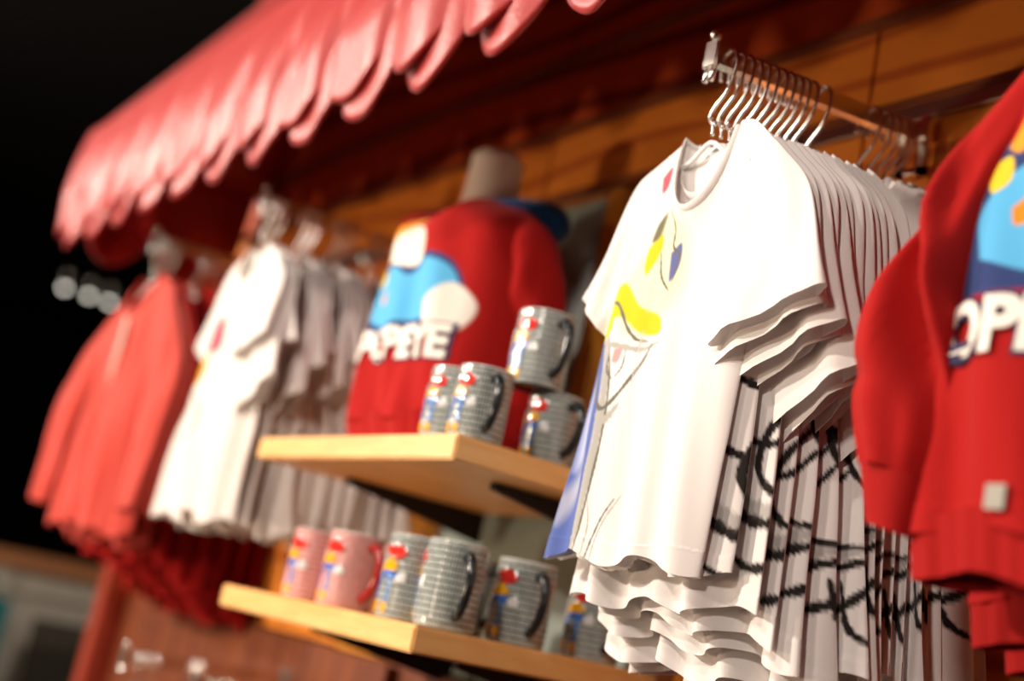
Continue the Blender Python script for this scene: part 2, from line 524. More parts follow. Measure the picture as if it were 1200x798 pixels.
def mesh_np(name, V, F, col=None):
    me = bpy.data.meshes.new(name)
    me.vertices.add(len(V)); me.vertices.foreach_set('co', np.ascontiguousarray(V, dtype=np.float32).ravel())
    me.loops.add(F.size); me.loops.foreach_set('vertex_index', np.ascontiguousarray(F, dtype=np.int32).ravel())
    me.polygons.add(len(F)); me.polygons.foreach_set('loop_start', np.arange(0, F.size, F.shape[1], dtype=np.int32))
    me.update(calc_edges=True); me.validate()
    if col is not None:
        a = me.color_attributes.new('print', 'FLOAT_COLOR', 'POINT')
        c4 = np.ones((len(V), 4), np.float32); c4[:, :3] = col
        a.data.foreach_set('color', c4.ravel())
    return me

def tube_between(top, bot, thick, nr=40, n=36, ph=0, fold=.004, ydrift=None, dent=0):
    """sleeve: rings between an outer and an inner outline in the xz plane"""
    A = np.array(smooth_path([(a[0], 0, a[1]) for a in top], 12))
    B = np.array(smooth_path([(a[0], 0, a[1]) for a in bot], 12))
    def res(P):
        d = np.r_[0, np.cumsum(np.linalg.norm(np.diff(P, axis=0), axis=1))]; d /= d[-1]
        q = np.linspace(0, 1, nr+1)
        return np.stack([np.interp(q, d, P[:, k]) for k in range(3)], 1)
    A, B = res(A), res(B)
    V = []
    q = np.linspace(0, 1, nr+1)
    th = np.interp(q, np.linspace(0, 1, len(thick)), thick)
    yd = np.zeros(nr+1) if ydrift is None else np.interp(q, np.linspace(0, 1, len(ydrift)), ydrift)
    a = np.linspace(0, 2*np.pi, n, endpoint=False)
    for i in range(nr+1):
        c = (A[i]+B[i])/2; r = (A[i]-B[i])/2
        ct = np.cos(a); st = np.sin(a)
        ct2 = np.sign(ct)*np.abs(ct)**.8
        P = c[None]+r[None]*ct2[:, None]
        fy = fold*q[i]**.6*(np.sin(ct*5+ph+q[i]*6)+.6*np.sin(ct*9-ph+q[i]*3))
        P[:, 1] += th[i]*st + fy + yd[i]
        if dent:
            wv_ = 1-.35*ct
            P[:, 1] += dent*np.clip(-st, 0, 1)*(np.exp(-((q[i]-.60*wv_)/.09)**2)*1.1 - .5*np.exp(-((q[i]-.42*wv_)/.06)**2) + .5*np.exp(-((q[i]-.80)/.03)**2)*np.clip(ct, 0, 1))
        if q[i] > .93: P[:, 1] += .0007*np.sign(st)
        V.append(P)
    V = np.concatenate(V)
    idx = np.arange((nr+1)*n).reshape(nr+1, n)
    F = np.stack([idx[:-1], np.roll(idx[:-1], -1, 1), np.roll(idx[1:], -1, 1), idx[1:]], -1).reshape(-1, 4)
    return V, F

def neckband(p, mat, root, r=.0035, w=.009):
    nw, nd = p['nw'], p['nd']; yn = p.get('neckt', .022)
    P = []
    for k in range(41):
        a = 2*math.pi*k/40
        x = nw*math.cos(a); s = math.sin(a)
        if s >= 0: P.append((x*1.0, -yn*abs(s)-.0012, -nd*abs(s)**p.get('npow', 1)+.002))
        else: P.append((x*1.0, yn*abs(s)+.0012, -p.get('ndb', .012)*abs(s)+.002))
    m = MB().tube(P, [w/2]*41, 8, False, .3)
    return m.build('neckband', mat, root, True)

WHITE = np.array((.88, .83, .80))
K = (.018, .014, .012)

def tee(x, y, z, label, group, p, ops=None, sl=(.0, 0), cat='T-shirt', name='t_shirt', drift=0, rz=0, base=WHITE, far_sleeve=True, band=True):
    r = empty(name, (x, y, z), label, cat, group, rz)
    p = dict(dict(shw=.112, L=.462, nw=.046, nd=.075, slope=.5, hemR=.13, hemL=.135, T=.006, A=.008, neckt=.016, curl=.0), **p)
    p['drift'] = drift
    V, F, n = body_sheets(p)
    C = np.empty((len(V), 3)); C[:] = base
    if ops: C[:n] = paint(V[:n, 0], V[:n, 2], base, ops, p.get('pdx', 0), p.get('pdz', 0))
    link('body', mesh_np('tee_body', V, F, C), MT['white_cloth'], r)
    ext, wid = sl
    for side in (1, -1):
        if side < 0 and not far_sleeve: continue
        hw = p['shw']; zs = -p['slope']*(hw-p['nw'])
        if side > 0:
            e = ext
            top = [(hw*.80, zs+.016), (hw*1.02, zs-.006), (hw*1.35+.01, zs-.055-e*.1), (hw+.088+wid, zs-.150-e*.75)]
            bot = [(hw*.72, zs-.075), (hw*.74, zs-.09), (hw*.70, zs-.13-e*.4), (hw*.55+wid*.3+e*.25, zs-.190-e*1.15)]
            yd = [0, -.004, -.010, -.013+drift*.5]; th = [.004, .008, .010, .012]
        else:
            top = [(-hw*.80, zs+.012), (-hw*1.0, zs-.008), (-hw*1.24, zs-.07), (-hw-.047, zs-.135)]
            bot = [(-hw*.70, zs-.07), (-hw*.75, zs-.09), (-hw*.85, zs-.13), (-hw*.98, zs-.185)]
            yd = [0, 0, -.001, -.002+drift*.4]; th = [.003, .006, .008, .010]
        v, f = tube_between(top, bot, th, ph=p.get('ph', 0)*1.3+side, ydrift=yd, fold=.0035)
        link('sleeve', mesh_np('tee_sleeve', v, f), MT['white_plain'], r)
    if band: neckband(p, MT['white_plain'], r)
    return r, p

def sweat(x, y, z, label, group, p, mat, rib, ops=None, basecol=None, name='sweatshirt', cat='sweatshirt', hood=None, cuffs=True, rz=0, sleeves=(1, -1), drift=0, arm_out=.0, slen=.42, bodymat=None, spath=None, sth=None, syd=None, dent=.006):
    r = empty(name, (x, y, z), label, cat, group, rz)
    p = dict(dict(shw=.15, L=.43, nw=.06, nd=.045, slope=.42, hemR=.165, hemL=.165, T=.022, A=.006, neckt=.03, curl=.0, armw=.145, Them=1.6, nu=70, nv=80), **p)
    p['drift'] = drift
    V, F, n = body_sheets(p)
    C = None
    if ops:
        C = np.empty((len(V), 3)); C[:] = basecol
        C[:n] = paint(V[:n, 0], V[:n, 2], basecol, ops)
    link('body', mesh_np('body', V, F, C), bodymat or mat, r)
    hw = p['shw']; zs = -p['slope']*(hw-p['nw']); a = arm_out
    T = p['T']
    for side in sleeves:
        s = side
        if spath:
            top = [(s*a_, b_) for a_, b_ in spath[0]]; bot = [(s*a_, b_) for a_, b_ in spath[1]]
        else: top = [(s*hw*.78, zs+.018), (s*hw*1.02, zs-.012), (s*(hw*1.38+a*.6), zs-.11), (s*(hw*1.62+a), zs-slen*.45), (s*(hw*1.58+a), zs-slen*.7), (s*(hw*1.5+a), zs-slen)]
        if not spath: bot = [(s*hw*.80, zs-.10), (s*hw*.92, zs-.125), (s*(hw*1.0+a*.1), zs-.16), (s*(hw*1.06+a*.4), zs-slen*.5), (s*(hw*1.08+a*.6), zs-slen*.72), (s*(hw*1.13+a*.8), zs-slen*1.02)]
        v, f = tube_between(top, bot, sth or [T*.5, T*1.0, T*1.15, T*1.2, T*1.1, T*.95], nr=90, n=48, dent=dent, ph=p.get('ph', 0)+s, fold=.004, ydrift=syd or [0, -T*.2, -T*.5, -T*.8, -T*.8, -T*.8+drift*.5])
        sl = link('sleeve', mesh_np('sleeve', v, f), mat, r)
        if cuffs:
            te, be = top[-1], bot[-1]; th_ = (sth or [T*.95])[-1]; yd_ = (syd or [-T*.8])[-1]
            v, f = tube_between([te, (te[0]*.93, te[1]-.045)], [be, (be[0]*1.03, be[1]-.048)], [th_*.95, th_*.85], nr=10, n=60, ph=1, fold=.0, ydrift=[yd_, yd_])
            vv = v.copy()
            vv[:, 1] += .0008*np.sin(np.tile(np.arange(60), 11)*math.pi)
            link('cuff', mesh_np('cuff', vv, f), rib, sl)
    if cuffs:
        # ribbed waistband
        nu = 70; s = np.linspace(-1, 1, nu+1)
        W = np.where(s > 0, p['hemR'], p['hemL'])
        prof = np.sqrt(np.clip(1-np.abs(s)**3.5, 0, 1)); Th = p['T']*p['Them']
        ring = [(si*wi*1.005, -Th*pr-.001) for si, wi, pr in zip(s, W, prof)]+[(si*wi*1.005, Th*pr+.001) for si, wi, pr in list(zip(s, W, prof))[::-1][1:-1]]
        ring = np.array(ring); Nn = len(ring); rows = 8
        V = []
        for k in range(rows+1):
            t = k/rows
            sc = 1-.05*t
            xx = ring[:, 0]*sc; zz = -p['L']+.012 - .045*t + p.get('hemwave', .006)*np.sin(xx*2*np.pi/.11+p.get('ph', 0)*1.7)
            F_ = shared_fold(xx, zz, p.get('ph', 0))*p['A']*1.0 + p['curl']*np.clip(xx/p['hemR'], 0, 1)**2 + drift
            yy = ring[:, 1]*(1.02-.12*t)+F_+.0008*np.sign(np.sin(np.arange(Nn)*math.pi/2))
            V.append(np.stack([xx, yy, zz], 1))
        V = np.concatenate(V); idx = np.arange((rows+1)*Nn).reshape(rows+1, Nn)
        F = np.stack([idx[:-1], np.roll(idx[:-1], -1, 1), np.roll(idx[1:], -1, 1), idx[1:]], -1).reshape(-1, 4)
        link('waistband', mesh_np('waistband', V, F), rib, r)
    if hood:
        nw, yn = p['nw'], p['neckt']
        # soft hood lying behind the neck: a fat crescent from one side of the neck opening round the back
        m = MB(); P = []; R = []
        for k in range(33):
            a = math.radians(-62+304*k/32)
            e = math.sin(math.pi*k/32)
            P.append((math.cos(a)*(nw*1.02+.045*e), math.sin(a)*(yn+.012)+.030*e, -.010+.010*e-.022*(1-e)-.012*abs(math.cos(a))*e))
            R.append(.006+.026*e**.8)
        m.tube(P, R, 14, True, 1.0)
        hb = m.build('hood', hood, r, True)
    return r, p

# ---- print artwork (abstract patches and charcoal strokes, local metres from the neck)
YEL = (.60, .58, .015); PY = (.86, .80, .50); BLU = (.10, .15, .42); GRY = (.16, .15, .12); LG = (.45, .44, .40)
front_ops = [
    ('poly', [(-.146, -.31), (-.118, -.22), (-.092, -.25), (-.080, -.33), (-.082, -.42), (-.090, -.48), (-.16, -.48)], BLU, .006),
    ('poly', [(-.118, -.31), (-.098, -.27), (-.100, -.34), (-.120, -.37)], (.45, .50, .70), .012),
    ('poly', [(-.130, -.40), (-.095, -.355), (-.096, -.38), (-.125, -.43)], (.40, .42, .55), .012),
    ('stroke', [(-.098, -.22), (-.080, -.28), (-.074, -.35), (-.080, -.44), (-.088, -.48)], LG, .0065),
    ('stroke', [(-.094, -.22), (-.074, -.28), (-.068, -.35), (-.074, -.44), (-.082, -.48)], GRY, .0016),
    ('poly', [(-.115, -.175), (-.07, -.13), (-.03, -.085), (.0, -.11), (.008, -.17), (-.02, -.215), (-.07, -.225)], PY, .02, .8),
    ('poly', [(-.112, -.172), (-.088, -.160), (-.055, -.190), (-.018, -.205), (-.012, -.225), (-.045, -.222), (-.082, -.200), (-.098, -.200)], YEL, .003),
    ('poly', [(-.115, -.205), (-.100, -.190), (-.094, -.215), (-.110, -.225)], YEL, .003),
    ('poly', [(-.058, -.125), (-.040, -.110), (-.036, -.130), (-.052, -.155), (-.060, -.145)], YEL, .003),
    ('poly', [(-.050, -.098), (-.038, -.085), (-.042, -.112), (-.055, -.118)], (.18, .17, .10), .003),
    ('poly', [(-.020, -.135), (-.006, -.125), (-.004, -.150), (-.014, -.168)], (.13, .15, .34), .003),
    ('stroke', [(-.035, -.082), (-.020, -.105), (-.018, -.128), (-.006, -.140), (-.010, -.170)], GRY, .0016),
    ('stroke', [(-.036, -.132), (-.028, -.160), (-.012, -.178)], GRY, .0018),
    ('stroke', [(-.118, -.178), (-.092, -.185), (-.070, -.212), (-.050, -.228), (-.030, -.232)], GRY, .0024),
    ('stroke', [(-.118, -.222), (-.095, -.230), (-.070, -.235), (-.040, -.240), (-.010, -.235)], LG, .0035),
    ('stroke', [(-.100, -.232), (-.098, -.27), (-.080, -.305), (-.060, -.290), (-.040, -.262), (-.022, -.235)], GRY, .0026),
    ('stroke', [(-.082, -.312), (-.070, -.318), (-.055, -.300)], LG, .005),
    ('stroke', [(-.086, -.240), (-.083, -.262), (-.073, -.272)], GRY, .0014),
    ('stroke', [(-.062, -.240), (-.062, -.258), (-.070, -.270)], GRY, .0014),
    ('poly', [(-.080, -.238), (-.068, -.236), (-.070, -.252), (-.079, -.252)], (.80, .35, .35), .003),
    ('stroke', [(-.035, -.40), (-.050, -.43), (-.062, -.470)], GRY, .0014),
    ('stroke', [(-.028, -.395), (-.047, -.435), (-.055, -.475)], LG, .0012),
    ('stroke', [(-.07, -.40), (-.063, -.43), (-.066, -.465)], LG, .0009),
    ('poly', [(-.062, -.040), (-.050, -.028), (-.048, -.052), (-.056, -.060)], (.55, .10, .14), .003),
]
side_ops = [
    ('stroke', [(-.060, -.19), (-.030, -.215), (-.020, -.245), (-.05, -.27)], K, .0032),
    ('stroke', [(.01, -.215), (.05, -.22), (.075, -.245), (.07, -.28)], K, .0034),
    ('stroke', [(-.04, -.30), (-.035, -.335), (-.005, -.355), (.03, -.345)], K, .005),
    ('stroke', [(-.04, -.25), (-.02, -.275), (.02, -.272), (.04, -.245)], GRY, .004),
    ('stroke', [(.06, -.18), (.10, -.20), (.14, -.19), (.19, -.21)], K, .0045),
    ('stroke', [(.04, -.25), (.10, -.262), (.16, -.290), (.20, -.335)], K, .0045),
    ('stroke', [(.06, -.305), (.09, -.33), (.125, -.335), (.15, -.31)], K, .005),
    ('stroke', [(.19, -.235), (.155, -.275), (.118, -.32), (.11, -.36), (.135, -.385), (.18, -.385)], K, .0048),
    ('stroke', [(.14, -.22), (.135, -.27), (.15, -.31), (.185, -.34)], K, .0040),
    ('stroke', [(.06, -.37), (.09, -.402), (.13, -.412), (.19, -.395)], K, .0065),
    ('stroke', [(.065, -.362), (.095, -.392), (.13, -.40), (.185, -.383)], (.10, .09, .08), .009, .5),
    ('stroke', [(-.01, -.375), (.02, -.41), (.05, -.405)], K, .005),
    ('stroke', [(.08, -.44), (.12, -.455), (.17, -.44), (.20, -.40)], K, .0055),
    ('stroke', [(.16, -.42), (.175, -.46), (.20, -.475)], K, .004),
]

# ------------------------------------------------------------------ right-hand arm of white tees
ARMX = -.98
z1 = arm(ARMX, 2.043, 'chrome arm with a ball-tipped end carrying the sharp right-hand row of white tees')
hy = [.832+.0125*i for i in range(11)] + [.979, 1.066, 1.086, 1.101, 1.114, 1.127]
N1 = len(hy)
rnd = random.Random(4)
for i, y in enumerate(hy):
    za = z1(y)
    if i == 0: lab = 'chrome-hooked hanger nearest the ball end of the right-hand chrome arm'
    elif i <= 10: lab = f'{ORD[i]} chrome-hooked hanger from the ball end of the right-hand chrome arm'
    elif i == 11: lab = 'lone chrome-hooked hanger just past the close row on the right-hand arm'
    else: lab = f'{["first","second","third","fourth","last"][i-12]} chrome-hooked hanger of the small cluster by the wall bracket'
    hanger(ARMX, y, za, lab, 'hangers on the right-hand arm', bar_small, rz=rnd.uniform(-.05, .05))
for i, y in enumerate(hy):
    k = i/(N1-1)
    ytarget = .825+.300*k
    zt = z1(y)-.089
    grow = min(1, i/5)
    p = dict(hemR=.085+.105*grow+rnd.uniform(-.012, .012), hemL=.135-.01*grow, ph=.35*i+rnd.uniform(-.35, .35), A=.010+.005*grow,
             L=.462+.085*grow+rnd.uniform(-.018, .018) + .02*k, T=.0055+.003*grow, Them=1.35, curl=.018*grow, hemwave=.007,
             armw=.105+.025*grow, nu=150, nv=160)
    ops = side_ops; sl = (.012+.15*min(1, i/5)*rnd.uniform(.55, 1.05), rnd.uniform(-.02, .012))
    if i == 0:
        p.update(nu=280, nv=420, nw=.042, nd=.092, hump=.014, hemR=.09, A=.0065, pdx=0, L=.462, tilt=0, curl=.012, curlL=.0)
        ops = front_ops; sl = (.018, .012)
        lab = 'outermost white tee of the right-hand arm with yellow and blue brush print'
    elif i == N1-1: lab = 'white tee closest to the wall bracket on the right-hand arm'
    else: lab = f'{ORD[i]} white tee from the outer end of the right-hand arm, charcoal strokes on its edge'
    if 0 < i: p.update(pdx=rnd.uniform(-.006, .006), pdz=rnd.uniform(-.014, .014)-.022*grow, tilt=rnd.uniform(-.008, .008))
    r, pp = tee(ARMX+rnd.uniform(-.003, .003)*(i > 0), y, zt, lab, 'white tees on the right-hand arm', p, ops, sl, drift=ytarget-y, rz=0)
    if i == 0:
        lb = MB().box(-.012, .012, .0105, .0115, -.052, -.014, .0003).build('size_label', MT['label'], r); lb['label'] = 'white size label'
        lk = MB().box(-.008, .008, .0098, .0104, -.047, -.044).build('label_print', MT['labelblue'], lb)

# ------------------------------------------------------------------ red sweatshirts on the next arm (right edge)
def text_mesh(txt, size, bold=.0):
    cu = bpy.data.curves.new('text', 'FONT'); cu.body = txt; cu.size = size; cu.offset = bold; cu.resolution_u = 4
    cu.extrude = .0006; cu.align_x = 'CENTER'
    o = bpy.data.objects.new('text', cu); COL.objects.link(o)
    dg = bpy.context.evaluated_depsgraph_get(); dg.update()
    me = bpy.data.meshes.new_from_object(o.evaluated_get(dg))
    bpy.data.objects.remove(o)
    return me
def print_text(root, p, txt, size, cx, cz, mat, bold, off, name, squash=1.0, rot=0, drift=0):
    me = text_mesh(txt, size, bold)
    co = np.empty(len(me.vertices)*3, np.float32); me.vertices.foreach_get('co', co); co = co.reshape(-1, 3)
    c, s = math.cos(rot), math.sin(rot)
    X = cx+(co[:, 0]*c-co[:, 1]*s)*squash; Z = cz+co[:, 0]*s+co[:, 1]*c
    # ride on the front sheet
    T = -Z/p['L']
    W = p['armw']+(p['hemR']-p['armw'])*np.clip((T-.25)/.75, 0, 1)
    Sg = np.clip(X/W, -1, 1)
    prof = np.sqrt(np.clip(1-np.abs(Sg)**3.5, 0, 1)); Th = p['T']*(1+(p['Them']-1)*T)
    Y = -Th*prof*(1-np.exp(-T/.055)) + shared_fold(X, Z, p['ph'])*p['A']*np.clip((T-.12)/.6, 0, 1.15)**1.1 - off - co[:, 2]*1.0
    Y += p['curl']*np.clip(Sg, 0, 1)**2 + p.get('drift', 0)*np.clip(T/.6, 0, 1)+p.get('belly', 0)*np.sin(np.pi*T) - .3*min(p['T'], .02)*np.sin(X*60+p['ph']+Z*20)*prof*(1-np.exp(-T/.055))
    me.vertices.foreach_set('co', np.stack([X, Y, Z], 1).astype(np.float32).ravel()); me.update()
    me.materials.clear()
    return link(name, me, mat, root, False)

RED = np.array((.37, .006, .005)); SKY = (.10, .42, .72); DK = (.03, .05, .16)
sweat_ops = [
    ('poly', [(-.145, -.135), (-.105, -.115), (-.05, -.125), (.03, -.120), (.09, -.135), (.12, -.19), (.10, -.235), (-.02, -.240), (-.14, -.235)], DK, .003),
    ('poly', [(-.150, -.150), (-.142, -.120), (-.136, -.150), (-.128, -.125), (-.118, -.16), (-.128, -.205), (-.145, -.225)], SKY, .002),
    ('poly', [(-.110, -.215), (-.118, -.175), (-.090, -.140), (-.045, -.135), (-.01, -.150), (.03, -.130), (.09, -.145), (.11, -.19), (.08, -.222), (.0, -.225), (-.06, -.230)], SKY, .002),
    ('poly', [(-.09, -.175), (-.075, -.165), (-.072, -.185), (-.085, -.19)], (.75, .25, .02), .002),
    ('poly', [(-.118, -.135), (-.100, -.128), (-.096, -.150), (-.112, -.158)], (.78, .55, .03), .002),
    ('poly', [(-.090, -.120), (-.060, -.075), (-.01, -.070), (.02, -.100), (.0, -.135), (-.05, -.130)], (.85, .80, .70), .003),
    ('poly', [(-.105, -.120), (-.085, -.080), (-.05, -.055), (-.01, -.055), (-.04, -.070), (-.070, -.090), (-.090, -.125)], (.80, .33, .03), .003),
    ('poly', [(.06, -.20), (.10, -.17), (.135, -.20), (.12, -.245), (.07, -.24)], (.80, .75, .68), .003),
]
JX = -.472
z3 = arm(JX, 2.043, 'chrome arm above the right edge carrying the red sweatshirts')
jy = [.838, .888, .938, .988, 1.038, 1.088]
for i, y in enumerate(jy):
    za = z3(y); zt = za-.089
    hanger(JX, y, za, f'{ORD[i]} hanger from the outer end of the arm with the red sweatshirts', 'hangers of the red sweatshirts', bar_mid)
    p = dict(ph=.6*i, L=.42+.022*i+(.02 if i else 0), shw=.118, slope=.62, nw=.052, T=.026 if i == 0 else .015, hemR=.17, hemL=.165, armw=.135, Them=1.5, A=.004, curl=.0, hemwave=.004, belly=-.006 if i == 0 else 0, nu=260 if i == 0 else 60, nv=260 if i == 0 else 60)
    lab = 'front red sweatshirt with blue collar and cream OPE lettering at the right edge' if i == 0 else f'{ORD[i]} red sweatshirt back from the lettered one at the right edge, only its hem showing'
    r, pp = sweat(JX, y-.03*(i == 0), zt, lab, 'red sweatshirts at the right edge', p, MT['red_plain'], MT['red_rib'],
                  ops=sweat_ops if i == 0 else None, basecol=RED, bodymat=MT['red_fleece'] if i == 0 else None, hood=MT['blue_cloth'] if i == 0 else None, spath=([(.085, -.012), (.128, -.075), (.185, -.175), (.222, -.25), (.218, -.32), (.200, -.372)],
                           [(.095, -.11), (.108, -.145), (.118, -.185), (.128, -.245), (.132, -.32), (.140, -.380)]), dent=.034 if i == 0 else .004)
    if i == 0:
        print_text(r, pp, 'OPEYE', .058, -.058, -.290, MT['letter_edge'], .0055, .0015, 'lettering_edge', 1.0)
        a = print_text(r, pp, 'OPEYE', .058, -.058, -.290, MT['letter'], .0026, .0030, 'lettering', .98); a['label'] = 'cream lettering'
        tg = MB().box(-.070, -.054, -.0505, -.049, -.408, -.390, .0005).build('woven_tag', plain('grey_tag', (.35, .33, .28), .7), r); tg['label'] = 'grey woven tag'

# ------------------------------------------------------------------ middle, blurred white tees
z2 = arm(-2.17, 2.045, 'chrome arm carrying the blurred white tees left of the mannequin')
orange_ops = [
    ('poly', [(-.105, -.215), (-.08, -.20), (-.07, -.235), (-.085, -.265), (-.105, -.255)], (.80, .38, .01), .004),
    ('poly', [(-.12, -.15), (-.05, -.13), (-.03, -.19), (-.09, -.20)], (.55, .06, .10), .006),
    ('poly', [(-.135, -.28), (-.115, -.27), (-.115, -.30), (-.13, -.31)], (.02, .03, .12), .004),
    ('stroke', [(-.08, -.28), (-.05, -.31), (-.06, -.36), (-.10, -.38)], GRY, .003),
    ('stroke', [(-.11, -.31), (-.10, -.35), (-.12, -.38)], LG, .004),
    ('poly', [(-.125, -.385), (-.105, -.38), (-.105, -.41), (-.12, -.42)], (.03, .06, .12), .004),
]
my = [.828, .842, .856, .900, .913, .926, .966, .979, .992, 1.005, 1.052, 1.066]
for i, y in enumerate(my):
    lab = f'{ORD[i]} chrome-hooked hanger from the outer end of the middle arm'
    hanger(-2.17, y, z2(y), lab, 'hangers on the middle arm', bar_small, rz=rnd.uniform(-.05, .05))
    lab = ('outermost blurred white tee of the middle arm with orange and magenta print' if i == 0 else
           f'{ORD[i]} blurred white tee from the outer end of the middle arm')
    p = dict(hemR=.15+.02*min(1, i/3)+rnd.uniform(-.01, .02), hemL=.165, ph=.5*i, A=.012, L=.485+rnd.uniform(-.01, .03), T=.007, curl=.03, nu=80 if i == 0 else 50, nv=120 if i == 0 else 60, hemwave=.01)
    tee(-2.17, y, z2(y)-.089, lab, 'blurred white tees on the middle arm', p, orange_ops if i == 0 else None, (.0+(.12*rnd.random() if i else 0), rnd.uniform(-.02, .005)), drift=.82+.31*i/11-y,
        base=np.array((.84, .78, .73)))

# ------------------------------------------------------------------ left, blurred coral shirts
z4 = arm(-2.76, 2.055, 'chrome arm at the left end carrying the coral red shirts')
cy = [.815+.018, .850, .868, .930, .962, 1.000, 1.045, 1.085]
for i, y in enumerate(cy):
    hanger(-2.76, y, z4(y), f'{ORD[i]} chrome-hooked hanger from the outer end of the left-hand arm', 'hangers on the left-hand arm', bar_big, rz=rnd.uniform(-.05, .05))
    lab = ('outermost coral red long-sleeved shirt of the left-hand arm with pale button placket' if i == 0 else
           f'{ORD[i]} red long-sleeved shirt from the outer end of the left-hand arm')
    deep = 0 if i == 0 else 1
    p = dict(ph=.9*i, shw=.175, L=.56+.02*i*deep, nw=.075, nd=.095 if i == 0 else .07, slope=.5, hemR=.23, hemL=.205, armw=.18, T=.020 if i == 0 else .014, A=.012, Them=1.4, hemwave=.010, curl=.03, nu=60, nv=70)
    r, pp = sweat(-2.76, y, z4(y)-.089, lab, 'red shirts on the left-hand arm', p, MT['coral'] if i < 2 else MT['red_plain'], MT['red_rib'], name='long_sleeved_shirt', cat='shirt', cuffs=False, slen=.46, arm_out=.09, drift=.825+.29*i/7-y)
    if i == 0:
        neckband(pp, MT['coral'], r, w=.012)
        pk = MB()
        for k in range(5): pk.ball((.0, -.034-.001*k, -.125-.026*k), .006, 8, (1, .4, 1))
        pk.box(-.011, .011, -.0335, -.030, -.26, -.10, .001)
        q = pk.build('button_placket', plain('pale_placket', (.72, .50, .42), .6), r, True); q['label'] = 'pale button placket'

# ------------------------------------------------------------------ shelves
def shelf(z0, label):
    r = empty('wall_shelf', (-1.575, WY, z0), label, 'shelf', 'wooden shelves in the alcove')
    MB().box(-.285, .285, -.38, -.001, 0, .032, .0025).build('board', MT['shelf'], r)
    for sx in (-.20, .20):
        b = MB()
        V = [(sx-.006, -.001, -.001), (sx-.006, -.26, -.001), (sx-.006, -.26, -.010), (sx-.006, -.001, -.05)]
        V += [(a+.012, b_, c) for a, b_, c in V]
        b.add(V, [(0, 1, 2, 3), (7, 6, 5, 4), (0, 4, 5, 1), (1, 5, 6, 2), (2, 6, 7, 3), (3, 7, 4, 0)])
        b.build('bracket', MT['dark'], r)
    return r
shelf(1.543, 'upper maple shelf carrying the mannequin torso and grey mugs')
shelf(1.315, 'lower maple shelf carrying pink and grey mugs')

# ------------------------------------------------------------------ mannequin torso and its hooded sweatshirt
def torso(x, y, z):
    r = empty('mannequin_torso', (x, y, z), 'cream mannequin torso standing on the upper shelf', 'mannequin')
    nz, n = 60, 48
    prof = [(0, .145, .085), (.10, .13, .08), (.20, .135, .085), (.29, .125, .075), (.345, .105, .062), (.385, .070, .052), (.400, .052, .050), (.43, .042, .045), (.48, .040, .043), (.505, .040, .043)]
    V = []
    for i in range(nz+1):
        t = .505*i/nz
        a = np.interp(t, [q[0] for q in prof], [q[1] for q in prof]); b = np.interp(t, [q[0] for q in prof], [q[2] for q in prof])
        for j in range(n):
            an = 2*math.pi*j/n
            V.append((a*math.cos(an), b*math.sin(an), t))
    F = [(i*n+j, i*n+(j+1) % n, (i+1)*n+(j+1) % n, (i+1)*n+j) for i in range(nz) for j in range(n)]
    F.append(tuple(range(n))[::-1]); F.append(tuple(nz*n+j for j in range(n)))
    MB().add(V, F).build('torso', MT['mannequin'], r, True)
    c = MB().lathe([(.0, .522), (.02, .520), (.034, .512), (.040, .505), (.041, .500)], 32)
    c.build('neck_cap', MT['mannequin'], r, True)
torso(-1.665, .985, 1.5755)
HB = dict(ph=.4, L=.375, shw=.145, T=.112, hemR=.175, hemL=.175, armw=.160, Them=1.0, A=.004, curl=.0, hemwave=.002, neckt=.058, nw=.062, nd=.035, slope=.50, nu=220, nv=220, belly=.0)
r, pp = sweat(-1.665, .985, 2.000, 'red hooded sweatshirt with blue hood and cream lettering worn by the mannequin', None, HB, MT['red_plain'], MT['red_rib'],
              ops=[(o_[0], [(a_+.008, b_) for a_, b_ in o_[1]])+tuple(o_[2:]) for o_ in sweat_ops], basecol=RED, bodymat=MT['red_fleece'], hood=MT['blue_cloth'], name='hooded_sweatshirt',
              spath=([(.115, -.025), (.155, -.06), (.185, -.13), (.192, -.21), (.188, -.28), (.180, -.33)], [(.10, -.12), (.115, -.15), (.13, -.19), (.14, -.24), (.14, -.29), (.138, -.335)]),
              sth=[.03, .045, .045, .04, .035, .032], syd=[.0, .01, .02, .03, .035, .035])
print_text(r, pp, 'POPEYE', .066, .015, -.283, MT['letter_edge'], .0060, .0015, 'lettering_edge', 1.0)
a = print_text(r, pp, 'POPEYE', .066, .015, -.283, MT['letter'], .0030, .0030, 'lettering', .98); a['label'] = 'cream lettering'

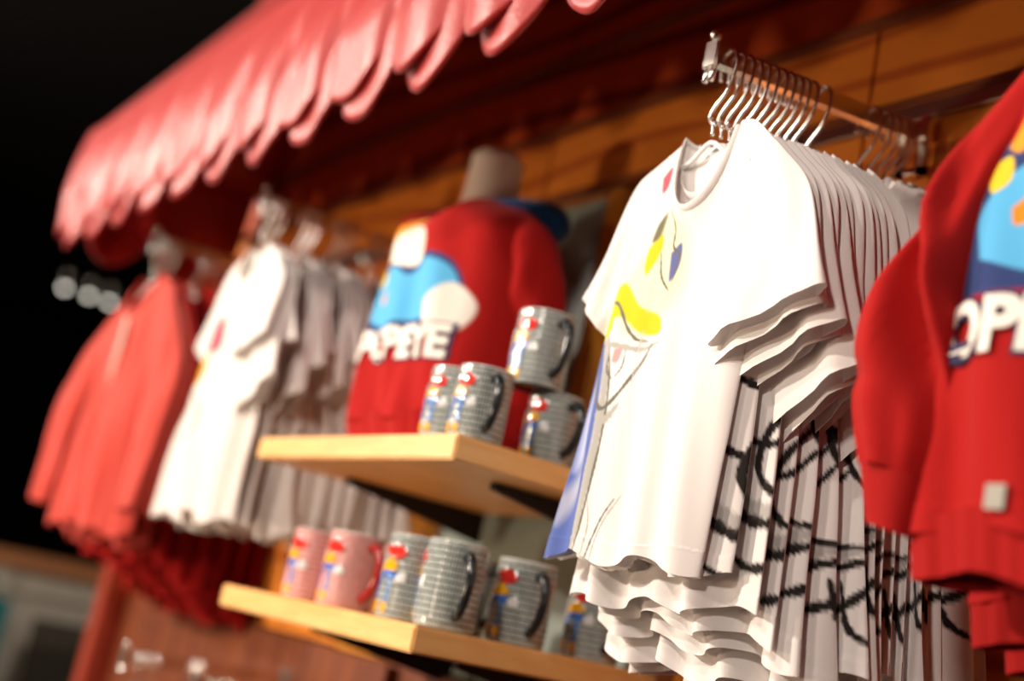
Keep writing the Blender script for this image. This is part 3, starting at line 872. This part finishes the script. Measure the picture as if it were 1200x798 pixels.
# ------------------------------------------------------------------ mugs
def mugmat(name, light, dark):
    m, nt, b, out = newmat(name)
    uv = nt.nodes.new('ShaderNodeAttribute'); uv.attribute_name = 'cell'
    br = nt.nodes.new('ShaderNodeTexBrick')
    br.inputs['Scale'].default_value = 1
    br.offset = .0; br.squash = 1
    br.inputs['Brick Width'].default_value = .62; br.inputs['Row Height'].default_value = 1.0
    br.inputs['Mortar Size'].default_value = .13; br.inputs['Mortar Smooth'].default_value = .5
    br.inputs['Color1'].default_value = (*light, 1); br.inputs['Color2'].default_value = tuple(c*.8 for c in light)+(1,)
    br.inputs['Mortar'].default_value = (*dark, 1)
    at = nt.nodes.new('ShaderNodeAttribute'); at.attribute_name = 'print'
    mx = nt.nodes.new('ShaderNodeMix'); mx.data_type = 'RGBA'
    nt.links.new(uv.outputs['Vector'], br.inputs['Vector'])
    nt.links.new(at.outputs['Alpha'], mx.inputs['Factor'])
    nt.links.new(br.outputs['Color'], mx.inputs['A']); nt.links.new(at.outputs['Color'], mx.inputs['B'])
    nt.links.new(mx.outputs['Result'], b.inputs['Base Color'])
    b.inputs['Roughness'].default_value = .13
    b.inputs['Coat Weight'].default_value = .4; b.inputs['Coat Roughness'].default_value = .05
    return m
MT['mug_grey'] = mugmat('grey_mosaic_glaze', (.58, .62, .58), (.035, .045, .045))
MT['mug_pink'] = mugmat('red_mosaic_glaze', (.80, .62, .58), (.60, .04, .04))
MT['mug_dark'] = plain('black_glaze', (.015, .018, .020), .12)
MT['mug_red'] = plain('red_glaze', (.35, .012, .012), .12)
MT['mug_in'] = plain('white_glaze', (.75, .75, .72), .15)

mug_ops = [  # (angle offset, height) patches in metres on the wall
    ('poly', [(-.016, .082), (.004, .088), (.020, .080), (.012, .070), (-.004, .072)], (.75, .03, .02)),
    ('poly', [(-.022, .056), (-.006, .070), (.006, .068), (.010, .058), (-.004, .054)], (.85, .42, .01)),
    ('stroke', [(.012, .050), (-.008, .052), (-.020, .040), (-.022, .020)], (.015, .13, .60)),
    ('stroke', [(.002, .048), (.004, .030), (.002, .018)], (.05, .22, .62)),
    ('poly', [(-.028, .018), (-.012, .020), (-.012, .008), (-.024, .006)], (.85, .42, .01)),
    ('poly', [(-.004, .018), (.006, .018), (.006, .006), (-.002, .006)], (.85, .42, .01)),
    ('poly', [(.010, .050), (.022, .056), (.026, .044), (.014, .042)], (.80, .80, .78)),
    ('poly', [(-.036, .060), (-.028, .075), (-.026, .050), (-.034, .030)], (.80, .82, .84)),
]
def mug(x, y, z, label, group, Rm=.035, H=.09, handle=0.0, face=-2.4, pink=False):
    r = empty('mug', (x, y, z), label, 'mug', group)
    n, nz = 96, 48
    a = np.linspace(-np.pi, np.pi, n, endpoint=False)+face
    h = np.linspace(0, H, nz+1)
    Aq, Hq = np.meshgrid(a, h)
    prof = Rm*(1-.06*np.exp(-Hq/.003)) + .00012*np.sin(Hq*2*np.pi/.0085)
    # the relief is a little raised where the colours are
    u = (Aq-face)*Rm
    C = np.zeros(u.shape+(3,)); al = np.zeros(u.shape)
    sc = H/.1
    for op in mug_ops:
        pts = [(q[0]*sc, q[1]*sc) for q in op[1]]
        if op[0] == 'poly':
            pp = [tuple(q) for q in smooth_path(pts+[pts[0]], 4)][:-1]
            m = in_poly(u, Hq, pp)
        else:
            pp = [tuple(q) for q in smooth_path(pts, 4)]
            d, _ = seg_dist(u, Hq, pp); m = d < .0032
        C[m] = op[2]; al[m] = 1
    prof = prof + .0015*al
    V = np.stack([prof*np.cos(Aq), prof*np.sin(Aq), Hq], -1).reshape(-1, 3)
    idx = np.arange((nz+1)*n).reshape(nz+1, n)
    F = np.stack([idx[:-1], np.roll(idx[:-1], -1, 1), np.roll(idx[1:], -1, 1), idx[1:]], -1).reshape(-1, 4)
    me = mesh_np('mug_wall', V, F)
    at = me.color_attributes.new('print', 'FLOAT_COLOR', 'POINT')
    at.data.foreach_set('color', np.concatenate([C, al[..., None]], -1).astype(np.float32).ravel())
    ce = me.attributes.new('cell', 'FLOAT_VECTOR', 'POINT')
    ce.data.foreach_set('vector', np.stack([u/.0062, Hq/.0080, 0*u], -1).astype(np.float32).ravel())
    link('body', me, MT['mug_pink' if pink else 'mug_grey'], r)
    i_ = MB().lathe([(Rm, H), (Rm-.001, H+.0015), (Rm-.003, H+.0008), (Rm-.004, H-.003), (Rm-.0045, .01), (Rm-.012, .006), (0.0001, .006)], 48)
    i_.build('lining', MT['mug_in'], r, True)
    MB().lathe([(0.0001, .0005), (Rm*.9, .0005), (Rm*.93, .0015)], 40).build('base', MT['mug_dark'], r, True)
    dx, dy = math.cos(handle), math.sin(handle)
    P = [(dx*(Rm+o), dy*(Rm+o), zz*H) for o, zz in ((-.002, .84), (.012, .86), (.024, .74), (.027, .55), (.020, .34), (.008, .20), (-.002, .16))]
    m = MB().tube(smooth_path(P, 6), .0058, 10, True, 1.0)
    m.build('handle', MT['mug_red' if pink else 'mug_dark'], r, True)
    return r
face = -1.40
zU, zL = 1.5756, 1.3476
g1, g2 = 'grey mugs on the upper shelf', 'mugs on the lower shelf'
mug(-1.385, .832, zU, 'grey mug at the front corner of the upper shelf, nearest the mannequin', g1, face=face, handle=.3)
mug(-1.326, .856-.02, zU, 'grey mug with black handle right of the corner mug on the upper shelf', g1, face=face, handle=-.25)
mug(-1.335, .955, zU, 'grey mug below the stacked one, half hidden by the print tee', g1, face=face, handle=.0)
mug(-1.342, .920, zU+.0925, 'grey mug stacked on top of the other mugs on the upper shelf', g1, .038, .098, face=face, handle=-.1)
mug(-1.39, 1.03, zU, 'grey mug standing at the back of the upper shelf', g1, face=face, handle=.3)
mug(-1.705, .850, zL, 'pink-red mug at the far left of the lower shelf', g2, .034, .098, .4, face, True)
mug(-1.585, .850, zL, 'pink-red mug beside the grey mugs on the lower shelf', g2, .038, .100, .1, face, True)
mug(-1.412, .845, zL, 'bright grey mug at the front corner of the lower shelf', g2, .038, .104, .3, face)
mug(-1.338, .845+.012, zL, 'grey mug with dotted black handle at the corner of the lower shelf', g2, .038, .104, -.25, -2.3)
mug(-1.338, .965, zL, 'grey mug midway along the near end of the lower shelf', g2, .038, .102, -.2, face)
mug(-1.338, 1.088, zL, 'dark grey mug closest to the wall on the lower shelf, under the tee hem', g2, .038, .102, -.2, face)
mug(-1.46, .955, zL, 'mug behind the bright corner mug on the lower shelf', g2, .038, .1, .4, face)
mug(-1.62, .960, zL, 'mug behind the two pink-red mugs on the lower shelf', g2, .038, .1, .4, face, True)

# ------------------------------------------------------------------ lower rail with its arms and hangers
wall_rail(-3.1, -1.86, 1.21, 'brown flat rail below the lower shelf', 'wall_rail')
for x, n, lab in ((-2.30, 5, 'low chrome arm under the white tees'), (-1.96, 4, 'low chrome arm below the left end of the lower shelf')):
    zz = arm(x, 1.195, lab, .83, 'low chrome arms')
    for i in range(n):
        y = .85+.018*i+(.05 if i > 2 else 0)
        hanger(x, y, zz(y), f'{ORD[i]} empty hanger on the {lab}', 'empty hangers on the low arms', bar_small)

# ------------------------------------------------------------------ far background: counter, bags, ceiling lamps
def counter():
    r = empty('shop_counter', (-5.6, 1.3, 0), 'pale blurred counter with wooden top far behind the left shirts', 'counter')
    MB().box(-.3, .3, -1.6, .9, 1.235, 1.295, .006).build('counter_top', woodmat('counter_wood', (.30, .12, .05), (.42, .18, .07), (3, 30, 30)), r)
    b = MB().box(-.28, .25, -1.58, .88, .0, 1.234).box(.25, .262, -1.58, .10, .0, 1.234)
    b.build('cabinet', plain('pale_counter', (.46, .42, .35), .6), r)
    MB().box(.251, .266, .22, .86, .10, 1.06, .004).build('dark_front', plain('counter_recess', (.06, .05, .035), .6), r)
    MB().box(.2505, .272, -1.58, .88, 1.14, 1.155, .002).build('ledge', plain('counter_ledge', (.36, .32, .27), .6), r)
counter()
def bag(x, y, z, w, h, mat, label):
    r = empty('shopping_bag', (x, y, z), label, 'bag')
    V = [(-w/3, -w/2, 0), (w/3, -w/2, 0), (w/3, w/2, 0), (-w/3, w/2, 0), (-w/5, -w/2*1.05, h), (w/5, -w/2*1.05, h), (w/5, w/2*1.05, h), (-w/5, w/2*1.05, h)]
    MB().add(V, [(3, 2, 1, 0), (0, 1, 5, 4), (1, 2, 6, 5), (2, 3, 7, 6), (3, 0, 4, 7)]).build('bag_body', mat, r)
    MB().tube(smooth_path([(w/5, -w/4, h), (w/5, -w/6, h+w*.3), (w/5, w/6, h+w*.3), (w/5, w/4, h)], 5), .006, 8).build('handle', mat, r, True)
def stool(x, y, label):
    r = empty('display_stool', (x, y, 0), label, 'stool')
    MB().box(-.17, .17, -.17, .17, .70, .74, .006).build('seat', MT['trim'], r)
    for sx in (-.14, .14):
        for sy in (-.14, .14):
            MB().box(sx-.015, sx+.015, sy-.015, sy+.015, 0, .699).build('leg', MT['trim'], r)
stool(-5.05, 1.2, 'dark stool in front of the pale counter carrying the teal bag')
bag(-5.05, 1.21, .7405, .22, .38, plain('teal_bag', (.0, .14, .15), .6), 'teal bag in front of the pale counter')

for i, (yy, zz_) in enumerate(((2.137, 3.05), (2.309, 3.087), (2.459, 3.106))):
    zz_ = 3.08
    r = empty('ceiling_spotlight', (-9, yy, 3.2), f'{["leftmost","middle","rightmost"][i]} of the three small bright lamps behind the coral shirts', 'lamp', 'three small lamps in the dark behind')
    MB().lathe([(.0001, -.001), (.05, -.001), (.055, -.03), (.050, -.13), (.044, -.13), (.040, -.04)], 24).build('housing', MT['steel'], r, True)
    MB().ball((0, 0, -.130), .024, 16).build('bulb', plain('lamp_bulb', (1, 1, 1), .3, emit=(1, .93, .80), es=4.5), r, True)
